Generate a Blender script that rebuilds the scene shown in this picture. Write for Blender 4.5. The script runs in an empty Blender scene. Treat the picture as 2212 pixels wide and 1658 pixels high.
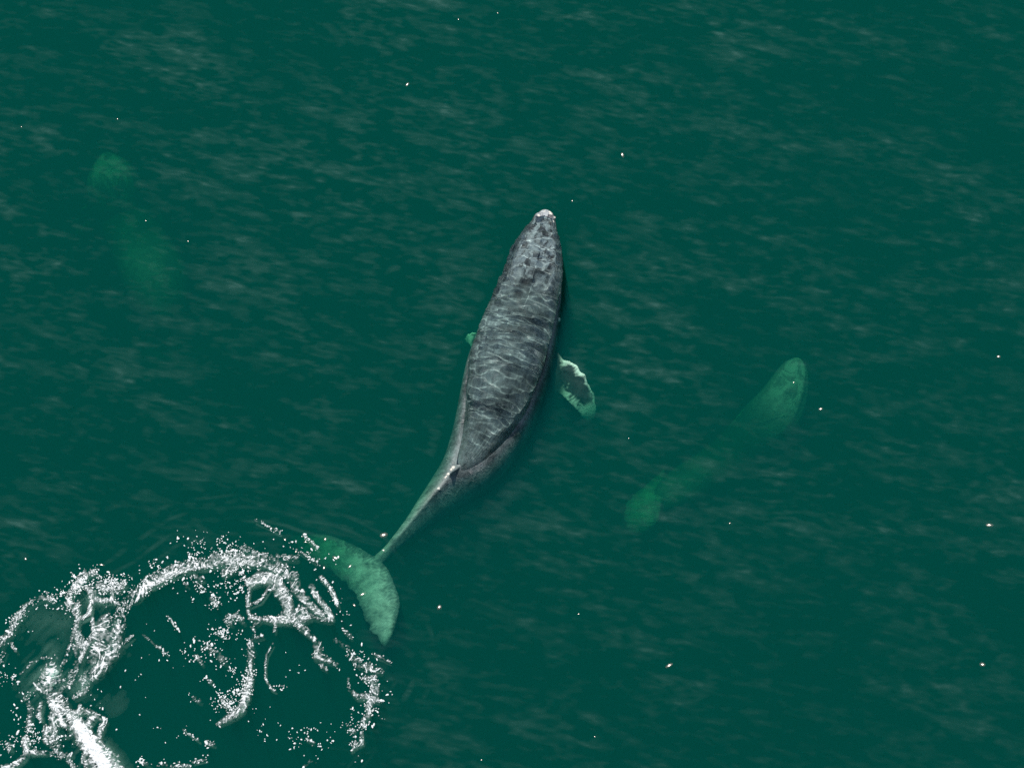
import bpy, math, random
import numpy as np
from mathutils import Vector, Matrix
from mathutils.kdtree import KDTree

rng = np.random.default_rng(11)
random.seed(5)
S = bpy.context.scene
COL = S.collection

# ------------------------------------------------------------------ camera
PW, PH = 2212.0, 1658.0            # the photograph's measuring grid
DIST, TILT = 46.0, math.radians(25)
cam_d = bpy.data.cameras.new("camera")
cam = bpy.data.objects.new("camera", cam_d)
COL.objects.link(cam)
cam.location = (0, -DIST * math.sin(TILT), DIST * math.cos(TILT))
cam.rotation_euler = (TILT, 0, 0)
HALF = 13.5 / DIST
cam_d.sensor_fit = 'HORIZONTAL'
cam_d.sensor_width = 36
cam_d.lens = 18 / HALF
cam_d.clip_start, cam_d.clip_end = 0.5, 2000
S.camera = cam

# ------------------------------------------------------------------ sky, sun, exposure
SUN_EL = math.radians(60)
SUN_FROM = Vector((-0.34, 0.94)).normalized()      # horizontal direction towards the sun
W = bpy.data.worlds.new("World")
S.world = W
W.use_nodes = True
nt = W.node_tree
nt.nodes.clear()
sky = nt.nodes.new("ShaderNodeTexSky")
sky.sky_type = 'NISHITA'
sky.sun_disc = False
sky.sun_elevation = SUN_EL
sky.sun_rotation = math.atan2(SUN_FROM.x, SUN_FROM.y)
bg = nt.nodes.new("ShaderNodeBackground")
bg.inputs[1].default_value = 0.09
wo = nt.nodes.new("ShaderNodeOutputWorld")
nt.links.new(sky.outputs[0], bg.inputs[0])
nt.links.new(bg.outputs[0], wo.inputs[0])

sun_d = bpy.data.lights.new("sun", 'SUN')
sun_d.energy = 5.0
sun_d.angle = math.radians(0.53)
sun_d.color = (1.0, 0.96, 0.90)
sun = bpy.data.objects.new("sun", sun_d)
COL.objects.link(sun)
to_sun = Vector((SUN_FROM.x * math.cos(SUN_EL), SUN_FROM.y * math.cos(SUN_EL), math.sin(SUN_EL)))
sun.rotation_euler = to_sun.to_track_quat('Z', 'Y').to_euler()

S.view_settings.view_transform = 'Standard'
S.view_settings.look = 'None'
S.view_settings.exposure = 0.0
S.view_settings.gamma = 1.0
S.view_settings.use_curve_mapping = False
S.render.engine = 'CYCLES'
S.cycles.use_denoising = False
S.cycles.volume_bounces = 4
S.cycles.max_bounces = 8
S.cycles.transparent_max_bounces = 24

# ------------------------------------------------------------------ helpers
CAMP = np.array(cam.location)
CT, ST = math.cos(TILT), math.sin(TILT)


def at(X, Y, z=0.0):
    """the point at height z that the camera sees at (X, Y) of the measuring grid; arrays allowed"""
    X, Y, z = (np.asarray(v, float) for v in (X, Y, z))
    u = (X - PW / 2) / (PW / 2) * HALF
    v = -(Y - PH / 2) / (PW / 2) * HALF
    d = np.stack(np.broadcast_arrays(u, v * CT + ST, v * ST - CT), -1)
    k = (z - CAMP[2]) / d[..., 2]
    return CAMP + d * k[..., None]


MPP = 27.0 / PW                    # metres per grid unit near the middle


def tag(o, label=None, cat=None, group=None, kind=None):
    for k, v in (("label", label), ("category", cat), ("group", group), ("kind", kind)):
        if v:
            o[k] = v
    return o


def link(name, me, mat=None, parent=None):
    o = bpy.data.objects.new(name, me)
    COL.objects.link(o)
    if mat is not None:
        me.materials.append(mat)
    if parent is not None:
        o.parent = parent
    return o


def mesh_np(name, V, F, smooth=True):
    """V n x 3, F m x 4 quads or m x 3 triangles"""
    me = bpy.data.meshes.new(name)
    V = np.ascontiguousarray(V, np.float32)
    F = np.ascontiguousarray(F, np.int32)
    k = F.shape[1]
    me.vertices.add(len(V))
    me.vertices.foreach_set("co", V.ravel())
    me.loops.add(F.size)
    me.loops.foreach_set("vertex_index", F.ravel())
    me.polygons.add(len(F))
    me.polygons.foreach_set("loop_start", np.arange(0, F.size, k, dtype=np.int32))
    me.update(calc_edges=True)
    me.validate()
    if smooth:
        me.polygons.foreach_set("use_smooth", np.ones(len(me.polygons), bool))
    return me


def attr(me, name, vals):
    a = me.attributes.new(name, 'FLOAT', 'POINT')
    a.data.foreach_set("value", np.ascontiguousarray(vals, np.float32))


def attr3(me, name, vals):
    a = me.attributes.new(name, 'FLOAT_VECTOR', 'POINT')
    a.data.foreach_set("vector", np.ascontiguousarray(vals, np.float32).ravel())


def noise2(ny, nx, res, lx, ly, rot=0.0, slope=0.0, seed=None):
    """smooth random field, unit variance; lx, ly feature sizes in metres along directions turned by rot"""
    r = np.random.default_rng(seed) if seed is not None else rng
    n = np.fft.rfft2(r.standard_normal((ny, nx)))
    ky = np.fft.fftfreq(ny, res)[:, None] * 2 * math.pi
    kx = np.fft.rfftfreq(nx, res)[None, :] * 2 * math.pi
    a = kx * math.cos(rot) + ky * math.sin(rot)
    b = -kx * math.sin(rot) + ky * math.cos(rot)
    q = (a * lx / 2.5) ** 2 + (b * ly / 2.5) ** 2
    f = np.exp(-q) if slope == 0 else (1 + q) ** (-slope)
    f[0, 0] = 0
    g = np.fft.irfft2(n * f, s=(ny, nx))
    return g / g.std()


def sstep(a, b, x):
    t = np.clip((x - a) / (b - a), 0, 1)
    return t * t * (3 - 2 * t)


class Mat:
    def __init__(self, name):
        self.m = bpy.data.materials.new(name)
        self.m.use_nodes = True
        self.t = self.m.node_tree
        self.t.nodes.clear()
        self.out = self.t.nodes.new("ShaderNodeOutputMaterial")

    def n(self, kind, **kw):
        x = self.t.nodes.new("ShaderNode" + kind)
        for k, v in kw.items():
            setattr(x, k, v)
        return x

    def l(self, a, b):
        self.t.links.new(a, b)

    def attr(self, name):
        x = self.n("Attribute")
        x.attribute_name = name
        return x

    def math(self, op, a, b=None, clamp=False):
        x = self.n("Math", operation=op, use_clamp=clamp)
        for i, v in enumerate((a, b)):
            if v is None:
                continue
            if isinstance(v, (int, float)):
                x.inputs[i].default_value = v
            else:
                self.l(v, x.inputs[i])
        return x.outputs[0]

    def ramp(self, fac, stops):
        x = self.n("ValToRGB")
        e = x.color_ramp.elements
        while len(e) < len(stops):
            e.new(0.5)
        for i, (p, c) in enumerate(stops):
            e[i].position = p
            e[i].color = (*c, 1) if len(c) == 3 else c
        self.l(fac, x.inputs[0])
        return x.outputs[0]

    def mix(self, fac, a, b):
        x = self.n("Mix", data_type='RGBA')
        for s, v in ((x.inputs[0], fac), (x.inputs[6], a), (x.inputs[7], b)):
            if isinstance(v, (int, float)):
                s.default_value = v
            elif isinstance(v, tuple):
                s.default_value = (*v, 1)
            else:
                self.l(v, s)
        return x.outputs[2]


# ------------------------------------------------------------------ the sea: a body of water over an added dark sheet
def box(name, lo, hi):
    x0, y0, z0 = lo
    x1, y1, z1 = hi
    V = [(x0, y0, z0), (x1, y0, z0), (x1, y1, z0), (x0, y1, z0), (x0, y0, z1), (x1, y0, z1), (x1, y1, z1), (x0, y1, z1)]
    F = [(3, 2, 1, 0), (4, 5, 6, 7), (0, 1, 5, 4), (1, 2, 6, 5), (2, 3, 7, 6), (3, 0, 4, 7)]
    return mesh_np(name, V, F, False)


SIG_S = (0.0045, 0.165, 0.188)     # scattering per metre
SIG_A = (1.50, 0.564, 0.86)        # absorption per metre
M = Mat("sea_water")
sc = M.n("VolumeScatter")
ds = max(SIG_S)
sc.inputs["Color"].default_value = (*[v / ds for v in SIG_S], 1)
sc.inputs["Density"].default_value = ds
sc.inputs["Anisotropy"].default_value = 0.0
ab = M.n("VolumeAbsorption")
da = 2.0
ab.inputs["Color"].default_value = (*[1 - v / da for v in SIG_A], 1)
ab.inputs["Density"].default_value = da
ad = M.n("AddShader")
M.l(sc.outputs[0], ad.inputs[0])
M.l(ab.outputs[0], ad.inputs[1])
M.l(ad.outputs[0], M.out.inputs["Volume"])
water = link("water", box("water", (-400, -400, -22), (400, 400, 0)), M.m)
tag(water, "deep green sea water filling the whole view", None, None, "structure")

M = Mat("depth_sheet_dark")
p = M.n("BsdfDiffuse")
p.inputs[0].default_value = (0.006, 0.02, 0.02, 1)
M.l(p.outputs[0], M.out.inputs[0])
deep = link("depth_sheet", mesh_np("depth_sheet", [(-390, -390, -20), (390, -390, -20), (390, 390, -20), (-390, 390, -20)], [(0, 1, 2, 3)], False), M.m)
tag(deep, "dark green sheet added below the sea water", None, None, "structure")

# ------------------------------------------------------------------ whales
def resample(rows, n):
    """Catmull-Rom through rows (k x m) at n evenly spaced chord-length places"""
    R = np.array(rows, float)
    d = np.r_[0, np.cumsum(np.maximum(np.linalg.norm(np.diff(R[:, :2], axis=0), axis=1), 1e-3))]
    t = np.linspace(0, d[-1], n)
    out = np.empty((n, R.shape[1]))
    m = np.gradient(R, d, axis=0)
    i = np.clip(np.searchsorted(d, t, side='right') - 1, 0, len(d) - 2)
    h = d[i + 1] - d[i]
    u = (t - d[i]) / h
    h00, h10, h01, h11 = 2*u**3-3*u**2+1, u**3-2*u**2+u, -2*u**3+3*u**2, u**3-u**2
    for c in range(R.shape[1]):
        out[:, c] = h00*R[i, c] + h10*h*m[i, c] + h01*R[i+1, c] + h11*h*m[i+1, c]
    return out


def tube(rows, nl=150, na=64):
    """body: rows of (X, Y, half width, top height, height ratio, keel 0..1, head 0..1)"""
    Q = resample(rows, nl)
    Q[:, 2] = np.maximum(Q[:, 2], 2)
    hw = Q[:, 2] * MPP
    hv = hw * Q[:, 4]
    C = at(Q[:, 0], Q[:, 1], Q[:, 3] - hv)
    T = np.gradient(C, axis=0)
    T /= np.linalg.norm(T, axis=1)[:, None]
    side = np.cross(T, (0, 0, 1.0))
    side /= np.linalg.norm(side, axis=1)[:, None]
    up = np.cross(side, T)
    L = np.r_[0, np.cumsum(np.linalg.norm(np.diff(C, axis=0), axis=1))]
    th = np.linspace(0, 2 * math.pi, na, endpoint=False)
    cs, sn = np.cos(th), np.sin(th)
    V, A = [], []
    for i in range(nl):
        keel, head = np.clip(Q[i, 5], 0, 1), np.clip(Q[i, 6], 0, 1)
        topc = np.clip(cs, 0, 1)
        x = np.sign(sn) * np.abs(sn) ** 0.9 * (1 - keel * 0.72 * topc ** 2.2)
        z = np.sign(cs) * np.abs(cs) ** (0.95 + 0.5 * keel)
        # flat rostrum with a median ridge, seams along the upper lips
        z = np.where(cs > 0, z * (1 - 0.16 * head * sstep(0.6, 0.95, topc)), z)
        z += head * 0.09 * np.exp(-(np.abs(sn) / 0.10) ** 2) * (cs > 0)
        seam = head * np.exp(-((np.abs(sn) - 0.80) / 0.07) ** 2) * (cs > 0)
        lip = head * np.exp(-((np.abs(sn) - 0.66) / 0.08) ** 2) * (cs > 0)
        z += -0.13 * seam + 0.07 * lip
        V.append(C[i] + side[i] * (x * hw[i])[:, None] + up[i] * (z * hv[i])[:, None])
        A.append(np.stack([np.full(na, L[i]), ((th + math.pi) % (2*math.pi) - math.pi) * hw[i].clip(0.15), np.full(na, 0.0)], 1))
    V, A = np.concatenate(V), np.concatenate(A)
    F = []
    for i in range(nl - 1):
        a = i * na + np.arange(na)
        b = i * na + (np.arange(na) + 1) % na
        F.append(np.stack([a, b, b + na, a + na], 1))
    F = np.concatenate(F)
    V = np.r_[V, [C[0]], [C[-1]]]
    A = np.r_[A, [[0, 0, 0]], [[L[-1], 0, 0]]]
    k = len(V) - 2
    a, b = np.arange(na), (np.arange(na) + 1) % na
    caps = np.r_[np.stack([b, a, np.full(na, k), np.full(na, k)], 1), np.stack([a + (nl-1)*na, b + (nl-1)*na, np.full(na, k+1), np.full(na, k+1)], 1)]
    return V, F, caps, A, dict(C=C, side=side, up=up, hw=hw, hv=hv, L=L, V=V, na=na)


def blade(rows, code, thick, ns=60, nc=20, nub=0.0):
    """flipper or fluke: rows of (lead X, lead Y, trail X, trail Y, z lead, z trail)"""
    Q = resample(rows, ns)
    c = np.linspace(0, 1, nc)
    V, A = [], []
    for i in range(ns):
        f = i / (ns - 1)
        ld, tr = at(Q[i, 0], Q[i, 1], Q[i, 4]), at(Q[i, 2], Q[i, 3], Q[i, 5])
        if nub:
            ld = ld + (ld - tr) * nub * (math.sin(f * 38) * 0.6 + math.sin(f * 61 + 1) * 0.4)
        if code == 3:
            tr = tr + (tr - ld) / max(np.linalg.norm(tr - ld), .05) * (0.035 * math.sin(f * 31 + 2.5 * math.sin(f * 17)) + 0.025 * math.sin(f * 53 + 3 * math.sin(f * 23)))
        chord = np.linalg.norm(ld - tr)
        th = thick * (2.2 * np.sqrt(np.clip(c, 0, 1)) * (1 - c) ** 0.8 * 0.62 + 0.0) * min(1, chord / 0.5) + 0.022
        P = ld + (tr - ld) * c[:, None]
        up = P + np.array([0, 0, 1.0]) * (th / 2)[:, None]
        dn = P - np.array([0, 0, 1.0]) * (th / 2)[:, None]
        V.append(np.r_[up, dn[::-1]])
        A.append(np.stack([np.full(2*nc, f), np.r_[c, c[::-1]], np.full(2*nc, float(code))], 1))
    V, A = np.concatenate(V), np.concatenate(A)
    na = 2 * nc
    F = []
    for i in range(ns - 1):
        a = i * na + np.arange(na)
        b = i * na + (np.arange(na) + 1) % na
        F.append(np.stack([a, b, b + na, a + na], 1))
    F = np.concatenate(F)
    caps = []
    for base in (0, (ns - 1) * na):
        for j in range(nc - 1):
            caps.append((base + j, base + j + 1, base + na - 2 - j, base + na - 1 - j))
    return V, F, np.array(caps), A


def skin(name, seed, style):
    """wet whale skin; style: dict(dark, pale, streak, wet)"""
    M = Mat(name)
    co = M.attr("skin_place").outputs["Vector"]
    white = M.attr("white").outputs["Fac"]
    head = M.attr("head").outputs["Fac"]
    off = M.n("VectorMath", operation='ADD')
    M.l(co, off.inputs[0])
    off.inputs[1].default_value = (seed * 7.3, seed * 3.1, 0)
    co = off.outputs[0]

    def noise(scale, detail=6, rough=0.6, dist=0.0, src=None):
        x = M.n("TexNoise")
        x.inputs["Scale"].default_value = scale
        x.inputs["Detail"].default_value = detail
        x.inputs["Roughness"].default_value = rough
        x.inputs["Distortion"].default_value = dist
        M.l(src if src is not None else co, x.inputs["Vector"])
        return x
    # broad mottling and small spots of pigment
    n1 = noise(1.3, 8, 0.62)
    n2 = noise(9.0, 5, 0.7, 0.6)
    base = M.ramp(n1.outputs["Fac"], [(0.32, style["dark"]), (0.72, style["pale"])])
    blot = M.ramp(n2.outputs["Fac"], [(0.40, (0, 0, 0)), (0.62, (1, 1, 1))])
    base = M.mix(M.math('MULTIPLY', blot, 0.45), base, tuple(0.55 * v for v in style["dark"]))
    # greyer head plate with dark blotches
    n3 = noise(3.6, 7, 0.66, 0.8)
    hp = M.ramp(n3.outputs["Fac"], [(0.43, style["head_dark"]), (0.54, style["head"])])
    base = M.mix(head, base, hp)
    # pale rakes and scratches, doubling as painted lines of rippled sunlight
    mp = M.n("Mapping")
    mp.inputs["Scale"].default_value = (5.5, 1.3, 1)
    M.l(co, mp.inputs[0])
    s1 = noise(1.0, 4, 0.55, 1.6, mp.outputs[0])
    d1 = M.math('ABSOLUTE', M.math('SUBTRACT', s1.outputs["Fac"], 0.5))
    sc1 = M.ramp(d1, [(0.0, (1, 1, 1)), (0.022, (0, 0, 0))])
    n4 = noise(1.7, 3)
    gate = M.ramp(n4.outputs["Fac"], [(0.44, (0, 0, 0)), (0.6, (1, 1, 1))])
    base = M.mix(M.math('MULTIPLY', M.math('MULTIPLY', sc1, gate), style["scar_light"]), base, (0.34, 0.34, 0.33))
    base = M.mix(M.attr("dark").outputs["Fac"], base, (0.022, 0.026, 0.030))
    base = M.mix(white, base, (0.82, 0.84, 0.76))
    # glossy thin streaks and folds, a net imitating lines of rippled sunlight
    wv = noise(2.3, 3, 0.5)
    dsp = M.n("VectorMath", operation='MULTIPLY_ADD')
    M.l(wv.outputs["Color"], dsp.inputs[0])
    dsp.inputs[1].default_value = (0.5, 0.5, 0.0)
    M.l(co, dsp.inputs[2])
    mp2 = M.n("Mapping")
    mp2.inputs["Scale"].default_value = (3.6, 1.7, 1)
    M.l(dsp.outputs[0], mp2.inputs[0])
    v1 = M.n("TexVoronoi", feature='DISTANCE_TO_EDGE', voronoi_dimensions='2D')
    v1.inputs["Scale"].default_value = 1.0
    M.l(mp2.outputs[0], v1.inputs["Vector"])
    v2 = M.n("TexVoronoi", feature='DISTANCE_TO_EDGE', voronoi_dimensions='2D')
    v2.inputs["Scale"].default_value = 2.1
    M.l(mp2.outputs[0], v2.inputs["Vector"])
    l1 = M.ramp(v1.outputs["Distance"], [(0.0, (1, 1, 1)), (0.045, (0.35, 0.35, 0.35)), (0.11, (0, 0, 0))])
    l2 = M.ramp(v2.outputs["Distance"], [(0.0, (0.8, 0.8, 0.8)), (0.05, (0.2, 0.2, 0.2)), (0.12, (0, 0, 0))])
    n5 = noise(1.1, 4, 0.6)
    g1 = M.ramp(n5.outputs["Fac"], [(0.36, (0.12, 0.12, 0.12)), (0.6, (1, 1, 1))])
    n6 = noise(2.9, 4, 0.6)
    g2 = M.ramp(n6.outputs["Fac"], [(0.42, (0, 0, 0)), (0.6, (1, 1, 1))])
    caustic_film = M.math('ADD', M.math('MULTIPLY', l1, g1), M.math('MULTIPLY', l2, g2), True)
    p = M.n("BsdfPrincipled")
    M.l(base, p.inputs["Base Color"])
    p.inputs["Roughness"].default_value = 0.62
    p.inputs["Specular IOR Level"].default_value = 0.12
    M.l(M.math('MULTIPLY', caustic_film, style["wet"], True), p.inputs["Coat Weight"])
    p.inputs["Coat Roughness"].default_value = 0.44
    p.inputs["Coat IOR"].default_value = 1.9
    bmp = M.n("Bump")
    bmp.inputs["Strength"].default_value = 0.55
    bmp.inputs["Distance"].default_value = 0.04
    hsum = M.math('ADD', M.math('MULTIPLY', caustic_film, 0.7), n2.outputs["Fac"])
    M.l(hsum, bmp.inputs["Height"])
    M.l(bmp.outputs[0], p.inputs["Normal"])
    M.l(bmp.outputs[0], p.inputs["Coat Normal"])
    M.l(p.outputs[0], M.out.inputs[0])
    return M.m


def dorsal(C, direction, h, l):
    """low hooked fin as a small blade rising from the back"""
    V, F = [], []
    side = np.cross(direction, (0, 0, 1.0))
    prof = [(-.5, -.35, .12), (-.3, .15, .11), (-.05, .55, .09), (.22, .95, .06), (.42, 1.0, .03), (.36, .6, .04), (.40, .2, .06), (.5, -.35, .08)]
    n = len(prof)
    for sgn in (1, -1):
        for u, v, w in prof:
            V.append(np.array(C) + direction * (u * l) + np.array([0, 0, 1.0]) * (v * h) + side * (sgn * w * l * 0.8))
    tri = [(i, i + 1, n + i + 1, n + i) for i in range(n - 1)] + [(n - 1, 0, n, 2 * n - 1)]
    for i in range(1, n // 2):
        a, b, c, d = i - 1, i, n - 1 - i, n - i
        tri.append((a, b, c, d))
        tri.append((n + a, n + d, n + c, n + b))
    return np.array(V), np.array(tri)


def make_whale(name, body, blades, mat, voxel, fin=None):
    """one continuous skin: body tube, flippers and flukes fused"""
    V, F, caps, A, fr = tube(body)
    Vs, Fs, As = [V], [F, caps], [A]
    n = len(V)
    for rows, code, thick, nub in blades:
        v, f, c, a = blade(rows, code, thick, nub=nub)
        Vs.append(v); Fs += [f + n, c + n]; As.append(a)
        n += len(v)
    if fin:
        L0, h, l = fin
        i = int(np.searchsorted(fr["L"], L0))
        d = fr["C"][i + 1] - fr["C"][i]
        v, f = dorsal(fr["C"][i] + fr["up"][i] * fr["hv"][i], d / np.linalg.norm(d), h, l)
        Vs.append(v); Fs.append(f + n); As.append(np.tile([[L0, 0, 0]], (len(v), 1)))
        n += len(v)
    V, F, A = np.concatenate(Vs), np.concatenate(Fs), np.concatenate(As)
    tris = []
    for q in F:
        tris.append((q[0], q[1], q[2]))
        if q[2] != q[3]:
            tris.append((q[0], q[2], q[3]))
    src = mesh_np(name + "_raw", V, np.array(tris))
    tmp = bpy.data.objects.new(name + "_raw", src)
    COL.objects.link(tmp)
    rm = tmp.modifiers.new("r", 'REMESH')
    rm.mode = 'VOXEL'
    rm.voxel_size = voxel
    sm = tmp.modifiers.new("s", 'SMOOTH')
    sm.factor = 0.5
    sm.iterations = 3
    dg = bpy.context.evaluated_depsgraph_get()
    me = bpy.data.meshes.new_from_object(tmp.evaluated_get(dg))
    bpy.data.objects.remove(tmp)
    bpy.data.meshes.remove(src)
    me.name = name
    me.materials.clear()
    N = len(me.vertices)
    P = np.empty(N * 3, np.float32)
    me.vertices.foreach_get("co", P)
    P = P.reshape(-1, 3).astype(float)
    NO = np.empty(N * 3, np.float32)
    me.vertices.foreach_get("normal", NO)
    NO = NO.reshape(-1, 3)
    kd = KDTree(len(V))
    for i, v in enumerate(V):
        kd.insert(v, i)
    kd.balance()
    AA = np.empty((N, 3))
    for i in range(N):
        near = kd.find_n(P[i], 3)
        w = np.array([1 / (d + 1e-3) for _, _, d in near])
        idx = [j for _, j, _ in near]
        k0 = A[idx[0], 2]
        ok = np.array([A[j, 2] == k0 for j in idx]) * w
        if np.ptp(A[idx, 1]) > 1.0:
            ok[1:] = 0
        AA[i] = (A[idx] * ok[:, None]).sum(0) / ok.sum()
    return me, P, NO, AA, fr


def finish(me, P, NO, AA, fr, head_len, r):
    """skin coordinates, pale pigment, painted-in sun on the tail flank and knobs"""
    N = len(P)
    body = AA[:, 2] < 0.5
    SP = np.where(body[:, None], AA, np.stack([AA[:, 0] * 3.0 + 20, AA[:, 1] * 0.8, AA[:, 2]], 1))
    SP[:, 2] = np.where(body, 0, AA[:, 2] * 5)
    white = np.zeros(N)
    dark = np.zeros(N)
    nz = np.array([math.sin(p[0]*7.1 + 3*math.sin(p[1]*5.3)) * math.sin(p[1]*8.7 + 2*math.sin(p[0]*4.1)) for p in P])
    nz2 = np.sin(P[:, 0]*23 + 3*np.sin(P[:, 1]*17)) * np.sin(P[:, 1]*29 + 2*np.sin(P[:, 0]*13))
    for code in (1, 2):                                  # flippers: white margins, dark middle
        m = np.abs(AA[:, 2] - code) < 0.3
        c, f = AA[:, 1], AA[:, 0]
        e = sstep(0.20, 0.07, c + 0.09 * nz + 0.06*nz2) * sstep(0.22, 0.30, f)
        e = np.maximum(e, sstep(0.72, 0.88, c + 0.12 * nz + 0.1*nz2) * sstep(0.30, 0.42, f) * 0.8)
        e = np.maximum(e, sstep(0.70, 0.86, f + 0.08 * nz) * 0.9)
        white[m] = np.clip(e, 0, 1)[m]
        dark[m] = 0.9
    m = AA[:, 2] > 2.5                                   # flukes: mottled pale
    cc_, ff_ = AA[:, 1], AA[:, 0]
    mg = sstep(0.02, 0.30, cc_ + 0.08 * nz2) * sstep(1.0, 0.66, cc_ + 0.10 * nz2 + 0.05 * nz) * sstep(0.0, 0.15, ff_) * sstep(1.0, 0.93, ff_)
    white[m] = ((0.36 + 0.20 * nz + 0.12 * nz2).clip(0.05, 1) * mg)[m]
    if r is not None:
        white[body] = (0.30 * sstep(8.0, 9.4, AA[:, 0])  * (0.7 + 0.5 * nz + 0.25 * nz2) * sstep(-0.1, 0.12, AA[:, 1])).clip(0, 1)[body]  # tail stock: left flank painted paler, as the sun lights it
    hd = sstep(head_len, head_len * 0.55, AA[:, 0]) * sstep(0.85, 0.45, np.abs(AA[:, 1]) / np.interp(AA[:, 0], fr["L"], fr["hw"]).clip(0.1) / 1.2) * body
    attr3(me, "skin_place", SP)
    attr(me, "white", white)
    attr(me, "dark", dark)
    attr(me, "head", hd)
    disp = np.zeros(N)
    if r is not None:
        knobs = []
        for row in (0.0, 0.34, -0.34, 0.66, -0.66, 0.95, -0.95):
            for s in np.arange(0.25, head_len * 0.95, 0.26 if row == 0 else 0.3):
                if r.random() < 0.85:
                    knobs.append((s + r.normal(0, .05), row + r.normal(0, .04), r.uniform(.03, .055)))
        hwL = np.interp(AA[:, 0], fr["L"], fr["hw"]).clip(0.1)
        fl = AA[:, 1] / hwL
        for s, row, h in knobs:
            d2 = (AA[:, 0] - s) ** 2 + ((fl - row) * hwL) ** 2
            disp += h * np.exp(-d2 / 0.055 ** 2) * body
        # blowholes: two slits behind a raised guard
        s0 = head_len * 0.80
        u = (AA[:, 0] - s0)
        v = np.abs(AA[:, 1])
        disp += 0.10 * np.exp(-((u + 0.28) / 0.16) ** 2 - (v / 0.28) ** 2) * body
        disp -= 0.09 * np.exp(-(u / 0.16) ** 2 - ((v - 0.10 - 0.25 * u) / 0.035) ** 2) * body
    P2 = P + NO * disp[:, None]
    me.vertices.foreach_set("co", P2.astype(np.float32).ravel())
    me.polygons.foreach_set("use_smooth", np.ones(len(me.polygons), bool))
    me.update()


# rows: X, Y, half width, height of the back, height ratio, keel, head
BIG = [
    (1180, 455, 9, 0.16, 0.8, 0, 0.3), (1178, 466, 20, 0.26, 0.8, 0, 0.6), (1173, 490, 31, 0.36, 0.8, 0, 1), (1166, 525, 46, 0.45, 0.8, 0, 1),
    (1159, 560, 57, 0.52, 0.8, 0, 1), (1152, 600, 65, 0.56, 0.82, 0, 0.8), (1140, 650, 75, 0.56, 0.88, 0, 0.3), (1126, 700, 85, 0.56, 0.95, 0, 0),
    (1112, 750, 90, 0.56, 1.0, 0, 0), (1096, 805, 93, 0.55, 1.0, 0, 0), (1084, 850, 90, 0.53, 1.02, 0.05, 0), (1067, 910, 85, 0.42, 1.05, 0.1, 0),
    (1043, 965, 75, 0.31, 1.05, 0.25, 0), (1010, 1015, 61, 0.17, 1.1, 0.45, 0), (970, 1056, 46, 0.04, 1.35, 0.95, 0), (930, 1096, 33, -0.10, 1.6, 1.0, 0),
    (893, 1133, 21, -0.24, 1.6, 1.0, 0), (862, 1165, 15, -0.36, 1.3, 0.8, 0), (838, 1190, 12, -0.50, 1.1, 0.5, 0), (814, 1214, 13, -0.66, 0.7, 0.2, 0), (798, 1230, 9, -0.76, 0.5, 0, 0)]
BIG_FIN_R = [(1160, 742, 1140, 840, -0.50, -0.85), (1200, 762, 1180, 846, -0.45, -0.85), (1226, 778, 1206, 850, -0.27, -0.80), (1250, 793, 1222, 862, -0.25, -0.66),
             (1267, 819, 1238, 878, -0.32, -0.66), (1281, 848, 1250, 890, -0.62, -0.78), (1288, 876, 1258, 902, -0.86, -0.92), (1284, 902, 1268, 912, -1.1, -1.15), (1274, 916, 1271, 918, -1.4, -1.4)]
BIG_FIN_L = [(1075, 730, 1080, 800, -0.8, -0.9), (1045, 722, 1050, 790, -0.85, -0.95), (1024, 718, 1028, 765, -0.85, -0.95), (1010, 722, 1016, 748, -0.9, -0.95), (1003, 731, 1006, 740, -1.1, -1.1)]
BIG_FLUKE = [(624, 1158, 627, 1163, -2.08, -2.08), (662, 1153, 655, 1200, -1.73, -1.78), (707, 1154, 700, 1225, -1.33, -1.38), (753, 1170, 735, 1250, -1.0, -1.08), (800, 1196, 760, 1276, -0.7, -0.83), (834, 1222, 771, 1300, -0.63, -0.76), (853, 1262, 780, 1325, -0.58, -0.68), (864, 1297, 794, 1350, -0.56, -0.64), (858, 1340, 808, 1370, -0.58, -0.62), (845, 1378, 824, 1390, -0.68, -0.68), (834, 1398, 832, 1400, -0.78, -0.78)]
st_big = dict(dark=(0.022, 0.033, 0.034), pale=(0.28, 0.345, 0.335), head=(0.36, 0.39, 0.40), head_dark=(0.05, 0.05, 0.055), scar_light=0.85, wet=0.0)
st_calf = dict(dark=(0.14, 0.15, 0.15), pale=(0.34, 0.35, 0.34), head=(0.38, 0.39, 0.38), head_dark=(0.18, 0.18, 0.18), scar_light=0.5, wet=0.2)


def blob_mesh(name, r, seed, squash=0.7):
    """small rough barnacle cap"""
    rr = np.random.default_rng(seed)
    V, F = [], []
    rings, seg = 3, 8
    for i in range(rings):
        a = math.pi / 2 * i / rings
        for j in range(seg):
            b = 2 * math.pi * j / seg
            k = r * rr.uniform(.8, 1.15)
            V.append((k * math.cos(a) * math.cos(b), k * math.cos(a) * math.sin(b), r * squash * math.sin(a)))
    V.append((0, 0, r * squash * 0.8))
    for i in range(rings - 1):
        for j in range(seg):
            F.append((i*seg + j, i*seg + (j+1) % seg, (i+1)*seg + (j+1) % seg))
            F.append((i*seg + j, (i+1)*seg + (j+1) % seg, (i+1)*seg + j))
    for j in range(seg):
        F.append(((rings-1)*seg + j, (rings-1)*seg + (j+1) % seg, rings*seg))
    return mesh_np(name, V, np.array(F))


M = Mat("barnacle_shell")
p = M.n("BsdfPrincipled")
nz = M.n("TexNoise"); nz.inputs["Scale"].default_value = 60
M.l(M.ramp(nz.outputs["Fac"], [(0.3, (0.45, 0.43, 0.36)), (0.7, (0.82, 0.80, 0.72))]), p.inputs["Base Color"])
p.inputs["Roughness"].default_value = 0.7
M.l(p.outputs[0], M.out.inputs[0])
barnacle_mat = M.m

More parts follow.
